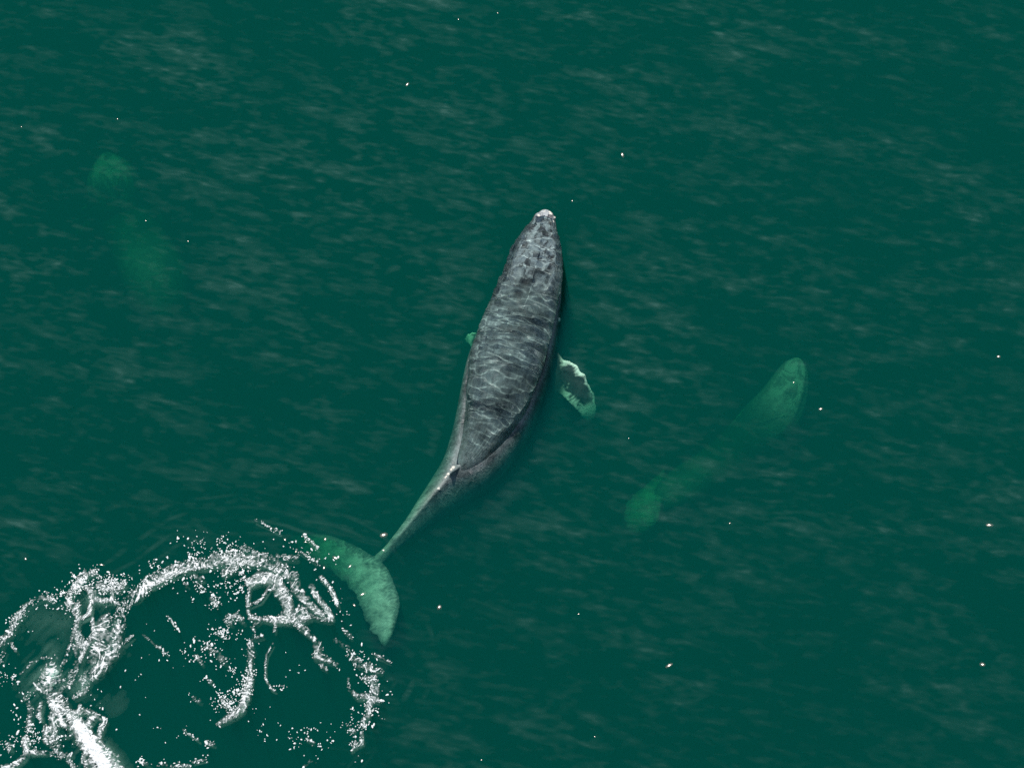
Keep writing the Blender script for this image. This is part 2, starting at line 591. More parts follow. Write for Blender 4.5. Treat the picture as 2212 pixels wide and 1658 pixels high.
me, P, NO, AA, fr = make_whale("humpback_whale", BIG, [(BIG_FIN_R, 1, 0.22, 0.05), (BIG_FIN_L, 2, 0.20, 0.05), (BIG_FLUKE, 3, 0.16, 0.0)], None, 0.028, (8.12, 0.17, 0.55))
finish(me, P, NO, AA, fr, 3.0, np.random.default_rng(3))
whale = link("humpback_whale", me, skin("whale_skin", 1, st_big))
tag(whale, "large dark grey humpback whale at the surface, its back covered in white streaks", "whale", "humpback whales")

# the thin sheet of clear rippled water that runs over its back; it bends the sunlight into bright lines on the skin
def caustic_film(fr, s0, s1, depth, seed, step=0.015):
    V, na = fr["V"], fr["na"]
    G = V[:len(fr["L"]) * na].reshape(len(fr["L"]), na, 3)
    th = (np.linspace(0, 2 * math.pi, na, endpoint=False) + math.pi) % (2 * math.pi) - math.pi
    o = np.argsort(th)
    th, G = th[o], G[:, o]
    ls = np.arange(s0, s1, step)
    wmax = 2.9
    nt_ = int(wmax / step)
    tt = np.linspace(-1.45, 1.45, nt_)
    P = np.empty((len(ls), nt_, 3))
    Gs = np.empty((len(ls), na, 3))
    for k in range(3):
        for j in range(na):
            Gs[:, j, k] = np.interp(ls, fr["L"], G[:, j, k])
    for i in range(len(ls)):
        for k in range(3):
            P[i, :, k] = np.interp(tt, th, Gs[i, :, k])
    up = np.stack([np.interp(ls, fr["L"], fr["up"][:, k]) for k in range(3)], 1)[:, None, :]
    side = np.stack([np.interp(ls, fr["L"], fr["side"][:, k]) for k in range(3)], 1)[:, None, :]
    nrm = up * np.cos(tt)[None, :, None] + side * np.sin(tt)[None, :, None]
    dep = np.interp(ls, *depth)[:, None]
    edge = sstep(1.45, 1.0, np.abs(tt))[None, :]
    ends = sstep(s0, s0 + 0.9, ls)[:, None] * sstep(s1, s1 - 0.6, ls)[:, None]
    n = len(ls)
    h = 0.9 * noise2(n, nt_, step, 0.21, 0.115, seed=seed) + 0.34 * noise2(n, nt_, step, 0.115, 0.062, seed=seed + 1)
    off = -0.012 + (dep + 0.012 + FILM_A * h) * edge * ends * sstep(0.01, 0.40, P[..., 2])
    dry = P[..., 2] < 0.015
    P = P + nrm * off[..., None]
    idx = np.arange(n * nt_).reshape(n, nt_)
    q = np.stack([idx[:-1, :-1], idx[:-1, 1:], idx[1:, 1:], idx[1:, :-1]], -1).reshape(-1, 4)
    q = q[~dry.ravel()[q].any(1)]
    used, inv = np.unique(q.ravel(), return_inverse=True)
    return mesh_np("water_film", P.reshape(-1, 3)[used], inv.reshape(-1, 4))


FILM_A = 0.0205
me = caustic_film(fr, 0.12, 8.35, ([0.5, 2.5, 5, 7, 9], [0.18, 0.28, 0.36, 0.22, 0.08]), 50)
M = Mat("clear_water")
g = M.n("BsdfGlass")
g.inputs["Color"].default_value = (0.90, 0.985, 0.975, 1)
g.inputs["Roughness"].default_value = 0.0
g.inputs["IOR"].default_value = 1.33
M.l(g.outputs[0], M.out.inputs[0])
wf = link("water_film", me, M.m, whale)
wf["kind"] = "stuff"
wf.cycles.is_caustics_caster = True
whale.cycles.is_caustics_receiver = True
sun_d.cycles.is_caustics_light = True

# ------------------------------------------------------------------ the two fainter whales below
CALF = [(1724, 774, 8.5, -1.14, 0.8, 0, 0.3), (1720, 787, 23.3, -1.02, 0.8, 0, 1), (1709, 820, 40.3, -0.94, 0.8, 0, 1), (1695, 858, 51.9, -0.96, 0.85, 0, 0.8), (1673, 897, 61.5, -1.06, 0.9, 0, 0.2), (1645, 930, 63.6, -1.51, 0.9, 0, 0), (1612, 960, 59.4, -1.97, 0.9, 0, 0), (1577, 987, 53.0, -2.22, 0.9, 0.1, 0), (1540, 1010, 48.8, -2.12, 0.9, 0.2, 0), (1503, 1034, 46.6, -1.62, 0.9, 0.2, 0), (1468, 1055, 42.4, -1.48, 0.8, 0.2, 0), (1435, 1075, 31.8, -1.5, 0.8, 0.2, 0), (1405, 1090, 19.1, -1.6, 0.8, 0.1, 0), (1385, 1097, 9.5, -1.65, 0.6, 0, 0)]
CALF_FLUKE = [(1436, 1008, 1432, 1012, -2.12, -2.12), (1440, 1034, 1402, 1040, -1.87, -1.92), (1440, 1060, 1374, 1062, -1.62, -1.72), (1430, 1084, 1352, 1088, -1.52, -1.62), (1428, 1104, 1344, 1108, -1.52, -1.62), (1424, 1122, 1346, 1130, -1.54, -1.67), (1406, 1144, 1358, 1150, -1.72, -1.82), (1372, 1160, 1368, 1162, -2.02, -2.02)]
CALF_FIN = [(1640, 870, 1660, 920, -1.7, -1.8), (1612, 880, 1630, 925, -1.8, -1.9), (1592, 900, 1606, 932, -2.0, -2.1), (1578, 925, 1586, 942, -2.3, -2.3), (1570, 946, 1572, 950, -2.5, -2.5)]
CALF_FIN2 = [(1700, 880, 1680, 930, -1.7, -1.8), (1716, 900, 1695, 945, -1.9, -2.0), (1722, 925, 1706, 955, -2.2, -2.3), (1720, 950, 1712, 965, -2.6, -2.6), (1716, 968, 1714, 972, -2.8, -2.8)]
me, P, NO, AA, fr = make_whale("humpback_whale", CALF, [(CALF_FIN, 1, 0.14, 0.04), (CALF_FIN2, 2, 0.14, 0.04), (CALF_FLUKE, 3, 0.12, 0.0)], None, 0.035)
finish(me, P, NO, AA, fr, 1.8, None)
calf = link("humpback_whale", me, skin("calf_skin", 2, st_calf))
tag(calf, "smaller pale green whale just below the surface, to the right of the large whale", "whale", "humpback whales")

FAINT = [(226, 330, 9.6, -1.53, 0.8, 0, 0.3), (231, 345, 31.2, -1.43, 0.8, 0, 1), (238, 370, 52.8, -1.33, 0.8, 0, 1), (245, 396, 64.8, -1.33, 0.8, 0, 0.8), (254, 426, 69.6, -1.63, 0.85, 0, 0.2), (268, 464, 69.6, -2.13, 0.9, 0, 0), (288, 508, 69.6, -2.08, 0.9, 0, 0), (311, 550, 74.4, -1.73, 0.9, 0, 0), (332, 592, 76.8, -1.36, 0.85, 0.1, 0), (348, 634, 69.6, -1.43, 0.85, 0.2, 0), (360, 672, 50.4, -1.73, 0.9, 0.3, 0), (368, 704, 28.8, -2.18, 1.0, 0.4, 0), (374, 730, 15.6, -2.58, 0.8, 0.1, 0), (378, 748, 9.6, -2.78, 0.6, 0, 0)]
FAINT_FLUKE = [(300, 765, 302, 769, -3.49, -3.49), (325, 745, 322, 775, -3.37, -3.37), (350, 735, 350, 780, -3.26, -3.26), (372, 735, 374, 785, -3.2, -3.2), (392, 733, 398, 780, -3.2, -3.26), (418, 738, 424, 770, -3.32, -3.32), (444, 752, 446, 757, -3.43, -3.43)]
FAINT_FIN = [(205, 425, 225, 475, -2.67, -2.73), (180, 445, 198, 488, -2.78, -2.84), (165, 475, 180, 500, -2.96, -3.02), (160, 505, 166, 512, -3.13, -3.13)]
FAINT_FIN2 = [(290, 415, 285, 465, -2.67, -2.73), (322, 425, 312, 470, -2.78, -2.84), (345, 450, 335, 478, -2.96, -3.02), (358, 478, 352, 486, -3.13, -3.13)]
me, P, NO, AA, fr = make_whale("humpback_whale", FAINT, [(FAINT_FIN, 1, 0.14, 0.04), (FAINT_FIN2, 2, 0.14, 0.04), (FAINT_FLUKE, 3, 0.12, 0.0)], None, 0.045)
finish(me, P, NO, AA, fr, 1.8, None)
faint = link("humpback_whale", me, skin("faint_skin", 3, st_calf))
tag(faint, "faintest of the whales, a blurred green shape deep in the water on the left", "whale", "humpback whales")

# ------------------------------------------------------------------ barnacles on the large whale
BR = np.random.default_rng(21)
bar_meshes = [blob_mesh("barnacle", r, i, 0.75) for i, r in enumerate((0.035, 0.05, 0.06, 0.042))]
for b in bar_meshes:
    b.materials.append(barnacle_mat)
bpy.context.view_layer.update()
dg = bpy.context.evaluated_depsgraph_get()
spots = [(1196, 462), (1199, 470), (1201, 480), (1193, 459), (1164, 466), (1176, 457), (1159, 474), (1129, 516), (1124, 530), (1133, 519), (1117, 511),
         (1215, 529), (1218, 545), (1219, 560), (1191, 560), (1172, 486), (1105, 560), (1096, 590), (1090, 606), (1104, 620), (1096, 642), (1060, 652), (1215, 690), (1205, 600),
         (979, 1010), (975, 1014), (968, 1024), (964, 1029), (960, 1031), (945, 1055)]
for X, Y in spots:
    d = Vector(at(X, Y, 0.0)) - Vector(CAMP)
    ok, loc, nrm, _i, ob, _m = S.ray_cast(dg, Vector(CAMP), d.normalized(), distance=60)
    tries = 0
    while (not ok or ob.name != whale.name) and tries < 8:
        X = X + (1150 - X) * 0.12 if Y < 800 else X + 2
        d = Vector(at(X, Y, 0.0)) - Vector(CAMP)
        o2 = Vector(CAMP)
        ok, loc, nrm, _i, ob, _m = S.ray_cast(dg, o2, d.normalized(), distance=60)
        for _h in range(3):
            if ok and ob.name in ("water", "water_film"):
                o2 = loc + d.normalized() * 1e-3
                ok, loc, nrm, _i, ob, _m = S.ray_cast(dg, o2, d.normalized(), distance=60)
        tries += 1
    if not ok or ob.name != whale.name:
        continue
    o = bpy.data.objects.new("barnacle", bar_meshes[BR.integers(4)])
    COL.objects.link(o)
    o.parent = whale
    o.location = loc - nrm * 0.008
    o.rotation_euler = nrm.to_track_quat('Z', 'Y').to_euler()
    k = BR.uniform(0.7, 1.25)
    o.scale = (k, k * BR.uniform(.8, 1.2), k)

# ------------------------------------------------------------------ foam
lo = at(-90, 1740, 0)
hi = at(985, 1085, 0)
RES = 0.0135
x0, x1 = at(-110, 1085)[0] - 0.2, at(1000, 1085)[0] + 0.2
y0, y1 = lo[1] - 0.3, hi[1] + 0.1
nx, ny = int((x1 - x0) / RES), int((y1 - y0) / RES)
gx = x0 + np.arange(nx) * RES
gy = y0 + np.arange(ny) * RES


def c4(pts):
    return [(x * .333, 1106 + y * .333) for x, y in pts]


def c5(pts):
    return [(383 + x * .333, 1106 + y * .333) for x, y in pts]


DEN = np.zeros((ny, nx), np.float32)     # lacy foam
FLK = np.zeros((ny, nx), np.float32)     # loose flecks
VEIL = np.zeros((ny, nx), np.float32)    # soft bubble water


def stroke(F, pts, w, amp):
    """pts in the measuring grid, w half width in grid units"""
    Wm = at([p[0] for p in pts], [p[1] for p in pts], 0)
    ws = np.broadcast_to(np.asarray(w, float), (len(pts),)) * MPP
    for i in range(max(1, len(pts) - 1)):
        a, b = Wm[i], Wm[min(i + 1, len(pts) - 1)]
        wa, wb = ws[i], ws[min(i + 1, len(pts) - 1)]
        m = 2.6 * max(wa, wb)
        ix0, ix1 = np.searchsorted(gx, [min(a[0], b[0]) - m, max(a[0], b[0]) + m])
        iy0, iy1 = np.searchsorted(gy, [min(a[1], b[1]) - m, max(a[1], b[1]) + m])
        if ix1 <= ix0 or iy1 <= iy0:
            continue
        px, py = gx[None, ix0:ix1], gy[iy0:iy1, None]
        dx, dy = b[0] - a[0], b[1] - a[1]
        t = np.clip(((px - a[0]) * dx + (py - a[1]) * dy) / max(dx*dx + dy*dy, 1e-9), 0, 1)
        d = np.hypot(px - a[0] - t * dx, py - a[1] - t * dy)
        v = amp * np.exp(-(d / (wa + (wb - wa) * t)) ** 2)
        F[iy0:iy1, ix0:ix1] = np.maximum(F[iy0:iy1, ix0:ix1], v)


# the big ring
ring = c4([(800, 640), (880, 560), (960, 480), (1080, 420), (1150, 390), (1230, 362), (1330, 350)]) + c5([(150, 350), (250, 330), (340, 320), (450, 325), (550, 330), (620, 360), (700, 395)])
stroke(DEN, ring, 7, 0.95)
stroke(DEN, [(x, y - 9) for x, y in ring], 17, 0.55)
stroke(FLK, [(x, y - 12) for x, y in ring], 26, 0.6)
stroke(DEN, c5([(330, 300), (380, 300)]), 16, 0.8)
stroke(DEN, c5([(430, 230), (500, 270), (600, 290), (770, 295)]), 9, 0.62)
stroke(DEN, c5([(230, 290), (330, 280), (390, 300)]), 14, 0.62)
stroke(DEN, c5([(300, 390), (370, 360)]), 10, 0.6)
stroke(DEN, c5([(110, 415), (160, 430)]), 8, 0.52)
stroke(DEN, c5([(700, 395), (760, 420), (770, 500), (830, 560), (880, 620), (940, 660)]), [9, 12, 11, 10, 9, 7], 0.85)
stroke(DEN, c5([(870, 480), (900, 540), (950, 600), (1000, 680)]), 7, 0.75)
stroke(DEN, c5([(930, 420), (980, 470), (1020, 540), (1040, 600)]), 5, 0.66)
stroke(DEN, c5([(470, 455), (540, 420), (640, 430), (660, 500), (700, 540), (720, 620), (715, 680)]), [11, 15, 15, 15, 14, 13, 13], 0.85)
stroke(DEN, c5([(600, 480), (560, 540), (540, 570), (470, 600)]), 4, 0.66)
stroke(DEN, c5([(470, 480), (455, 560), (460, 660), (530, 690)]), 4, 0.7)
stroke(DEN, c5([(470, 685), (540, 690), (490, 745), (500, 810), (550, 800)]), 5, 0.82)
stroke(DEN, c5([(560, 690), (640, 700), (720, 685), (800, 690), (860, 680)]), [6, 9, 15, 12, 6], 0.85)
stroke(DEN, c5([(640, 700), (630, 770)]), 4, 0.66)
stroke(DEN, c5([(760, 700), (810, 750), (870, 800), (915, 850)]), [9, 8, 6, 5], 0.8)
stroke(DEN, c5([(800, 610), (830, 640), (780, 640)]), 8, 0.7)
stroke(DEN, c5([(850, 660), (920, 690), (1000, 700)]), 6, 0.55)
stroke(DEN, c5([(910, 870), (910, 930), (960, 950), (1040, 990)]), [12, 13, 9, 5], 0.66)
stroke(DEN, c5([(930, 990), (970, 1020)]), 6, 0.52)
stroke(DEN, c5([(1020, 830), (1060, 850), (1110, 880)]), 6, 0.6)
stroke(DEN, c5([(1080, 760), (1130, 810)]), 6, 0.45)
stroke(DEN, c5([(475, 830), (475, 900), (472, 960), (470, 1030)]), [8, 9, 8, 6], 0.62)
stroke(VEIL, c5([(470, 840), (470, 930), (468, 1030)]), 9, 0.20)
stroke(FLK, c5([(475, 830), (472, 1060)]), 12, 0.9)
stroke(DEN, c5([(480, 1060), (455, 1150), (440, 1210), (415, 1270), (370, 1310), (300, 1350), (270, 1370)]), [6, 9, 10, 11, 10, 8, 6], 0.7)
stroke(DEN, c5([(330, 680), (390, 670), (430, 710)]), 8, 0.55)
stroke(DEN, c5([(310, 700), (350, 720)]), 7, 0.5)
stroke(FLK, c5([(230, 790), (380, 780), (430, 700)]), 22, 0.55)
stroke(DEN, c5([(120, 930), (160, 980)]), 5, 0.6)
stroke(DEN, c5([(200, 880), (260, 920), (310, 970)]), 11, 0.5)
stroke(FLK, c5([(120, 900), (200, 870), (280, 950), (340, 990)]), 22, 0.7)
stroke(FLK, c5([(90, 1190), (150, 1220), (250, 1210), (340, 1240)]), 16, 0.55)
stroke(DEN, c5([(110, 1205), (145, 1225)]), 6, 0.55)
stroke(DEN, c5([(300, 1230), (330, 1260)]), 6, 0.5)
stroke(FLK, c5([(250, 1290), (340, 1260), (420, 1140)]), 20, 0.5)
stroke(DEN, c5([(620, 850), (580, 920), (568, 1000), (572, 1080), (605, 1140), (635, 1155)]), 2.6, 0.62)
stroke(FLK, c5([(630, 1090), (680, 1130)]), 9, 0.5)
stroke(DEN, c5([(1130, 930), (1180, 980), (1250, 1010), (1320, 1030)]), [12, 15, 14, 9], 0.55)
stroke(DEN, c5([(1210, 1075), (1275, 1080), (1285, 1150), (1275, 1200), (1300, 1220)]), [6, 8, 9, 8, 5], 0.85)
stroke(DEN, c5([(1110, 1080), (1115, 1150), (1170, 1195), (1230, 1190)]), [4, 4, 7, 9], 0.68)
stroke(DEN, c5([(1270, 1200), (1240, 1260), (1235, 1320), (1205, 1345), (1215, 1390)]), [8, 8, 7, 5, 3], 0.7)
stroke(DEN, c5([(1100, 1400), (1145, 1410)]), 7, 0.55)
stroke(DEN, c5([(1195, 1430), (1195, 1490), (1160, 1500), (1130, 1540)]), [4, 6, 8, 4], 0.85)
stroke(FLK, c5([(1130, 930), (1250, 1020), (1290, 1120), (1270, 1250), (1220, 1350)]), 26, 0.9)
stroke(FLK, c5([(900, 1410), (1050, 1400), (1120, 1380)]), 12, 0.6)
stroke(FLK, c5([(800, 1470), (900, 1500), (1080, 1470), (1160, 1570)]), 22, 0.4)
stroke(FLK, c5([(860, 1560), (900, 1610)]), 16, 0.5)
stroke(DEN, c5([(850, 1610), (905, 1620)]), 5, 0.5)
stroke(DEN, c5([(820, 1655), (860, 1610)]), 5, 0.5)
stroke(DEN, c5([(840, 1470), (880, 1490)]), 4, 0.55)
stroke(DEN, c5([(0, 1640), (80, 1645)]), 4, 0.6)
# rows of sun glints on the outer ripples, drawn as white foam
for a, b in (((505, 50), (665, 128)), ((820, 150), (912, 232)), ((775, 240), (895, 318)), ((1280, 920), (1390, 975)), ((985, 490), (1035, 600))):
    stroke(DEN, c5([a, b]), 3.2, 0.6)
    stroke(FLK, c5([a, b]), 5, 1.0)
stroke(FLK, c5([(20, 170), (250, 185), (400, 190), (560, 200), (800, 250), (1000, 300)]), 24, 0.28)
stroke(FLK, c5([(900, 330), (1000, 460), (1080, 700), (1130, 850)]), 14, 0.3)
# left of the ring
stroke(DEN, c4([(0, 860), (60, 780), (110, 680), (170, 600), (270, 548), (330, 560)]), [9, 9, 9, 6, 6, 8], 0.66)
stroke(FLK, c4([(0, 860), (60, 780), (110, 680), (170, 600), (270, 548), (350, 580), (430, 640)]), 14, 0.7)
stroke(DEN, c4([(0, 980), (28, 900)]), 5, 0.6)
stroke(DEN, c4([(75, 850), (100, 900)]), 4, 0.6)
stroke(FLK, c4([(20, 1000), (60, 1110), (120, 1170)]), 18, 0.55)
stroke(DEN, c4([(440, 550), (490, 480), (530, 430), (560, 390), (620, 385)]), [7, 10, 10, 8, 6], 0.68)
stroke(FLK, c4([(440, 540), (560, 390), (640, 470), (790, 450)]), 22, 0.7)
stroke(DEN, c4([(565, 490), (600, 520), (600, 560), (585, 610), (580, 660), (510, 695)]), [6, 9, 9, 5, 5, 5], 0.85)
stroke(DEN, c4([(600, 565), (660, 570), (720, 572), (760, 590), (800, 640)]), [7, 6, 5, 6, 7], 0.8)
stroke(DEN, c4([(640, 470), (700, 500), (760, 500), (800, 460)]), 10, 0.62)
stroke(DEN, c4([(725, 500), (730, 560)]), 4, 0.75)
stroke(DEN, c4([(450, 590), (490, 600), (505, 690), (490, 760), (455, 860), (430, 940), (395, 1020)]), [10, 11, 6, 6, 5, 5, 5], 0.74)
stroke(DEN, c4([(780, 650), (780, 720), (740, 790), (700, 800)]), [13, 15, 17, 15], 0.82)
stroke(DEN, c4([(750, 790), (740, 880), (690, 950), (640, 1020), (600, 1060)]), [16, 18, 18, 15, 12], 0.78)
stroke(DEN, c4([(680, 700), (660, 800), (640, 900), (600, 960)]), [18, 20, 18, 14], 0.66)
stroke(DEN, c4([(740, 830), (800, 850), (860, 800)]), [6, 6, 3], 0.72)
stroke(DEN, c4([(600, 690), (605, 750), (615, 800), (560, 850), (520, 960), (470, 1070), (380, 1170)]), [4, 5, 7, 7, 5, 6, 5], 0.9)
stroke(DEN, c4([(500, 780), (515, 860), (545, 880)]), [8, 13, 9], 0.85)
stroke(DEN, c4([(480, 860), (500, 950), (450, 1060)]), 4, 0.72)
stroke(VEIL, c4([(470, 900), (440, 1000), (400, 1080)]), 28, 0.30)
stroke(DEN, c4([(440, 1130), (500, 1080), (555, 1100), (545, 1160), (480, 1200)]), [7, 10, 10, 10, 6], 0.68)
stroke(DEN, c4([(560, 1040), (570, 1100)]), 7, 0.6)
# white core, jet and its veils
stroke(VEIL, c4([(740, 690), (690, 820), (600, 950), (500, 1050)]), [26, 34, 34, 30], 0.55)
stroke(VEIL, c4([(600, 1180), (680, 1160)]), 40, 0.10)
stroke(VEIL, c4([(560, 520), (640, 560), (700, 600)]), 20, 0.35)
stroke(DEN, c4([(330, 1010), (325, 1060), (310, 1100)]), [12, 18, 12], 1.6)
stroke(VEIL, c4([(330, 1030), (320, 1070)]), 27, 0.95)
stroke(VEIL, c4([(280, 1020), (240, 1060), (220, 1100)]), 34, 0.5)
stroke(VEIL, c4([(310, 860), (300, 940)]), 18, 0.24)
stroke(VEIL, c4([(210, 700), (330, 680), (420, 720)]), 42, 0.10)
stroke(VEIL, c4([(420, 1000), (380, 1060)]), 20, 0.55)
stroke(DEN, c4([(130, 1050), (200, 980), (270, 945), (370, 945)]), [3, 4, 4, 4], 0.62)
stroke(DEN, c4([(370, 1060), (390, 1100), (420, 1090)]), 5, 0.9)
stroke(DEN, c4([(310, 1110), (325, 1180), (345, 1240), (380, 1310), (400, 1370), (460, 1400)]), [8, 8, 9, 8, 6, 4], 1.1)
stroke(DEN, c4([(350, 1180), (380, 1240), (440, 1300), (490, 1360), (540, 1430)]), [7, 8, 9, 13, 17], 1.05)
stroke(DEN, c4([(500, 1370), (560, 1470), (620, 1550), (690, 1660), (740, 1740)]), [12, 16, 19, 21, 22], 1.7)
stroke(VEIL, c4([(500, 1370), (560, 1470), (620, 1550), (690, 1660), (740, 1740)]), [14, 18, 22, 24, 24], 0.9)
stroke(VEIL, c4([(440, 1420), (500, 1480), (520, 1560), (560, 1640)]), [18, 26, 26, 26], 0.42)
stroke(DEN, c4([(380, 1310), (380, 1350), (440, 1395), (490, 1390)]), 3.5, 0.9)
stroke(DEN, c4([(250, 1120), (300, 1150), (350, 1180), (420, 1240)]), 13, 0.62)
stroke(DEN, c4([(170, 1210), (200, 1260), (190, 1330), (185, 1400)]), 8, 0.5)
stroke(FLK, c4([(170, 1210), (200, 1290), (190, 1400), (110, 1290)]), 14, 0.7)
stroke(DEN, c4([(265, 1240), (250, 1300), (265, 1350)]), [5, 7, 4], 0.72)
stroke(DEN, c4([(340, 1310), (350, 1400), (355, 1500), (385, 1580)]), [10, 11, 11, 8], 0.68)
stroke(DEN, c4([(300, 1400), (300, 1480)]), 10, 0.56)
stroke(DEN, c4([(160, 1470), (170, 1560), (230, 1555), (300, 1560), (380, 1580), (450, 1570)]), [8, 7, 6, 6, 7, 8], 0.72)
stroke(DEN, c4([(20, 1650), (90, 1640), (150, 1590)]), 7, 0.66)
stroke(DEN, c4([(50, 1490), (60, 1540)]), 7, 0.52)
stroke(FLK, c4([(50, 1500), (150, 1480), (300, 1480), (380, 1420)]), 26, 0.5)
stroke(DEN, c4([(470, 1300), (540, 1290), (600, 1300), (680, 1350), (650, 1410), (640, 1470)]), [7, 8, 7, 7, 8, 5], 0.68)
stroke(DEN, c4([(560, 1390), (590, 1340), (610, 1330)]), [6, 8, 5], 0.85)
stroke(DEN, c4([(500, 1300), (520, 1250)]), 4, 0.8)
stroke(DEN, c4([(560, 1640), (550, 1590)]), 9, 0.62)
stroke(DEN, c4([(640, 1515), (700, 1550), (765, 1580)]), 3.5, 0.8)
stroke(DEN, c4([(690, 1590), (740, 1620), (800, 1655)]), 3.5, 0.85)
stroke(DEN, c4([(440, 1600), (480, 1650)]), 6, 0.6)
# loose bits inside the ring
for a, b, w in (((1090, 680), (1150, 750), 3), ((1190, 1410), (1290, 1480), 3), ((1340, 1490), (1385, 1505), 5), ((930, 795), (1020, 870), 3), ((1020, 870), (1080, 912), 3.5), ((910, 1615), (970, 1640), 4),
                ((1030, 1640), (1220, 1640), 4), ((1250, 1620), (1335, 1600), 3), ((1260, 1215), (1290, 1225), 5), ((1350, 1090), (1370, 1100), 5), ((1370, 560), (1400, 590), 6), ((1195, 460), (1215, 470), 4), ((1420, 780), (1440, 790), 6)):
    stroke(DEN, c4([a, b]), w, 0.56)
    stroke(FLK, c4([a, b]), w * 2, 0.8)
stroke(FLK, c4([(880, 780), (1000, 900), (1100, 1000), (830, 1000), (960, 1060)]), 40, 0.12)
stroke(FLK, c4([(1050, 1250), (1060, 1500), (1150, 1350), (860, 1130)]), 40, 0.08)
stroke(FLK, c5([(300, 1060), (620, 880), (700, 1000), (780, 990), (650, 1100)]), 40, 0.09)
stroke(FLK, c5([(500, 1250), (560, 1400), (600, 1420)]), 30, 0.1)
stroke(FLK, c5([(120, 450), (300, 480), (420, 420)]), 36, 0.3)
stroke(FLK, c4([(60, 900), (400, 760), (420, 850)]), 36, 0.12)
stroke(FLK, c4([(520, 1250), (700, 1300), (820, 1310), (620, 1120)]), 40, 0.16)

# lace: warped ridges at three sizes
def sample(F, dx, dy):
    iy = (np.arange(ny)[:, None] + dy).astype(int) % ny
    ix = (np.arange(nx)[None, :] + dx).astype(int) % nx
    return F[iy, ix]


wx = noise2(ny, nx, RES, 0.35, 0.35, seed=1) * 9
wy = noise2(ny, nx, RES, 0.35, 0.35, seed=2) * 9
lace = np.zeros((ny, nx))
for lx, ly, wdt, sd in ((0.26, 0.20, 0.12, 3), (0.13, 0.10, 0.20, 4), (0.065, 0.055, 0.36, 5)):
    n = sample(noise2(ny, nx, RES, lx, ly, 0.6, seed=sd), wx, wy)
    lace = np.maximum(lace, np.clip(1 - np.abs(n) / wdt, 0, 1) * (1.0 if lx > .2 else .95 if lx > .1 else .82))
grain = noise2(ny, nx, RES, 0.034, 0.03, seed=6)
big = noise2(ny, nx, RES, 0.5, 0.5, seed=7)
value = DEN * (1 + 0.16 * big) + 1.22 * (lace - 1) + 0.11 * grain - 0.5 * sstep(0.34, 0.10, DEN)
alpha = np.maximum(sstep(-0.02, 0.24, value), 0.24 * sstep(0.25, 0.8, DEN) * np.clip(0.6 + 0.5 * grain + 0.3 * big, 0, 1.6))
fb = noise2(ny, nx, RES, 1.6, 1.6, slope=1.0, seed=8)
fs = noise2(ny, nx, RES, 0.30, 0.07, 0.9, seed=9)
veil = np.clip(VEIL * (0.35 + 0.55 * fb + 0.22 * fs + 0.6 * np.clip(VEIL - 0.5, 0, 1)), 0, 1)
veil = np.where(VEIL > 0.8, veil, veil * 0.42)
veil = np.maximum(veil, 0.11 * sstep(0.2, 0.85, DEN) * np.clip(0.8 + 0.5 * big, 0, 2))
veil[np.maximum(VEIL, DEN * 0.2) < 0.02] = 0


def grid_mesh(name, A, Z, thr):
    """cells of the foam grid whose alpha passes, as one sheet with its own relief"""
    c = np.maximum(np.maximum(A[:-1, :-1], A[1:, :-1]), np.maximum(A[:-1, 1:], A[1:, 1:])) > thr
    iy, ix = np.nonzero(c)
    v = np.stack([iy * nx + ix, iy * nx + ix + 1, (iy + 1) * nx + ix + 1, (iy + 1) * nx + ix], 1)
    used, inv = np.unique(v.ravel(), return_inverse=True)
    uy, ux = used // nx, used % nx
    P = np.stack([gx[ux], gy[uy], Z[uy, ux]], 1)
    P[:, :2] += rng.normal(0, RES * 0.16, (len(P), 2))
    me = mesh_np(name, P, inv.reshape(-1, 4))
    attr(me, "cover", A[uy, ux])
    return me


M = Mat("sea_foam")
d = M.n("BsdfPrincipled")
nz = M.n("TexNoise"); nz.inputs["Scale"].default_value = 26; nz.inputs["Detail"].default_value = 6
geo = M.n("NewGeometry")
M.l(geo.outputs["Position"], nz.inputs["Vector"])
M.l(M.ramp(nz.outputs["Fac"], [(0.34, (0.42, 0.47, 0.47)), (0.62, (0.85, 0.87, 0.87))]), d.inputs["Base Color"])
d.inputs["Roughness"].default_value = 0.55
tr = M.n("BsdfTransparent")
mx = M.n("MixShader")
M.l(M.attr("cover").outputs["Fac"], mx.inputs[0])
M.l(tr.outputs[0], mx.inputs[1])
M.l(d.outputs[0], mx.inputs[2])
M.l(mx.outputs[0], M.out.inputs[0])
foam_mat = M.m

relief = 0.012 + 0.010 * np.clip(value, 0, 1) + 0.004 * np.clip(grain + noise2(ny, nx, RES, 0.11, 0.1, seed=10), -1, 2) * np.clip(DEN, 0.2, 1)
foam = link("foam", grid_mesh("foam", alpha, np.maximum(relief, 0.008), 0.02), foam_mat)
tag(foam, "ring of lacy white foam and bubbles beside the large whale's tail", "foam", None, "stuff")
vl = link("bubble_veil", grid_mesh("bubble_veil", veil, np.full((ny, nx), -0.30), 0.015), foam_mat)
tag(vl, "milky veil of fine bubbles round the splash in the foam", "foam", None, "stuff")

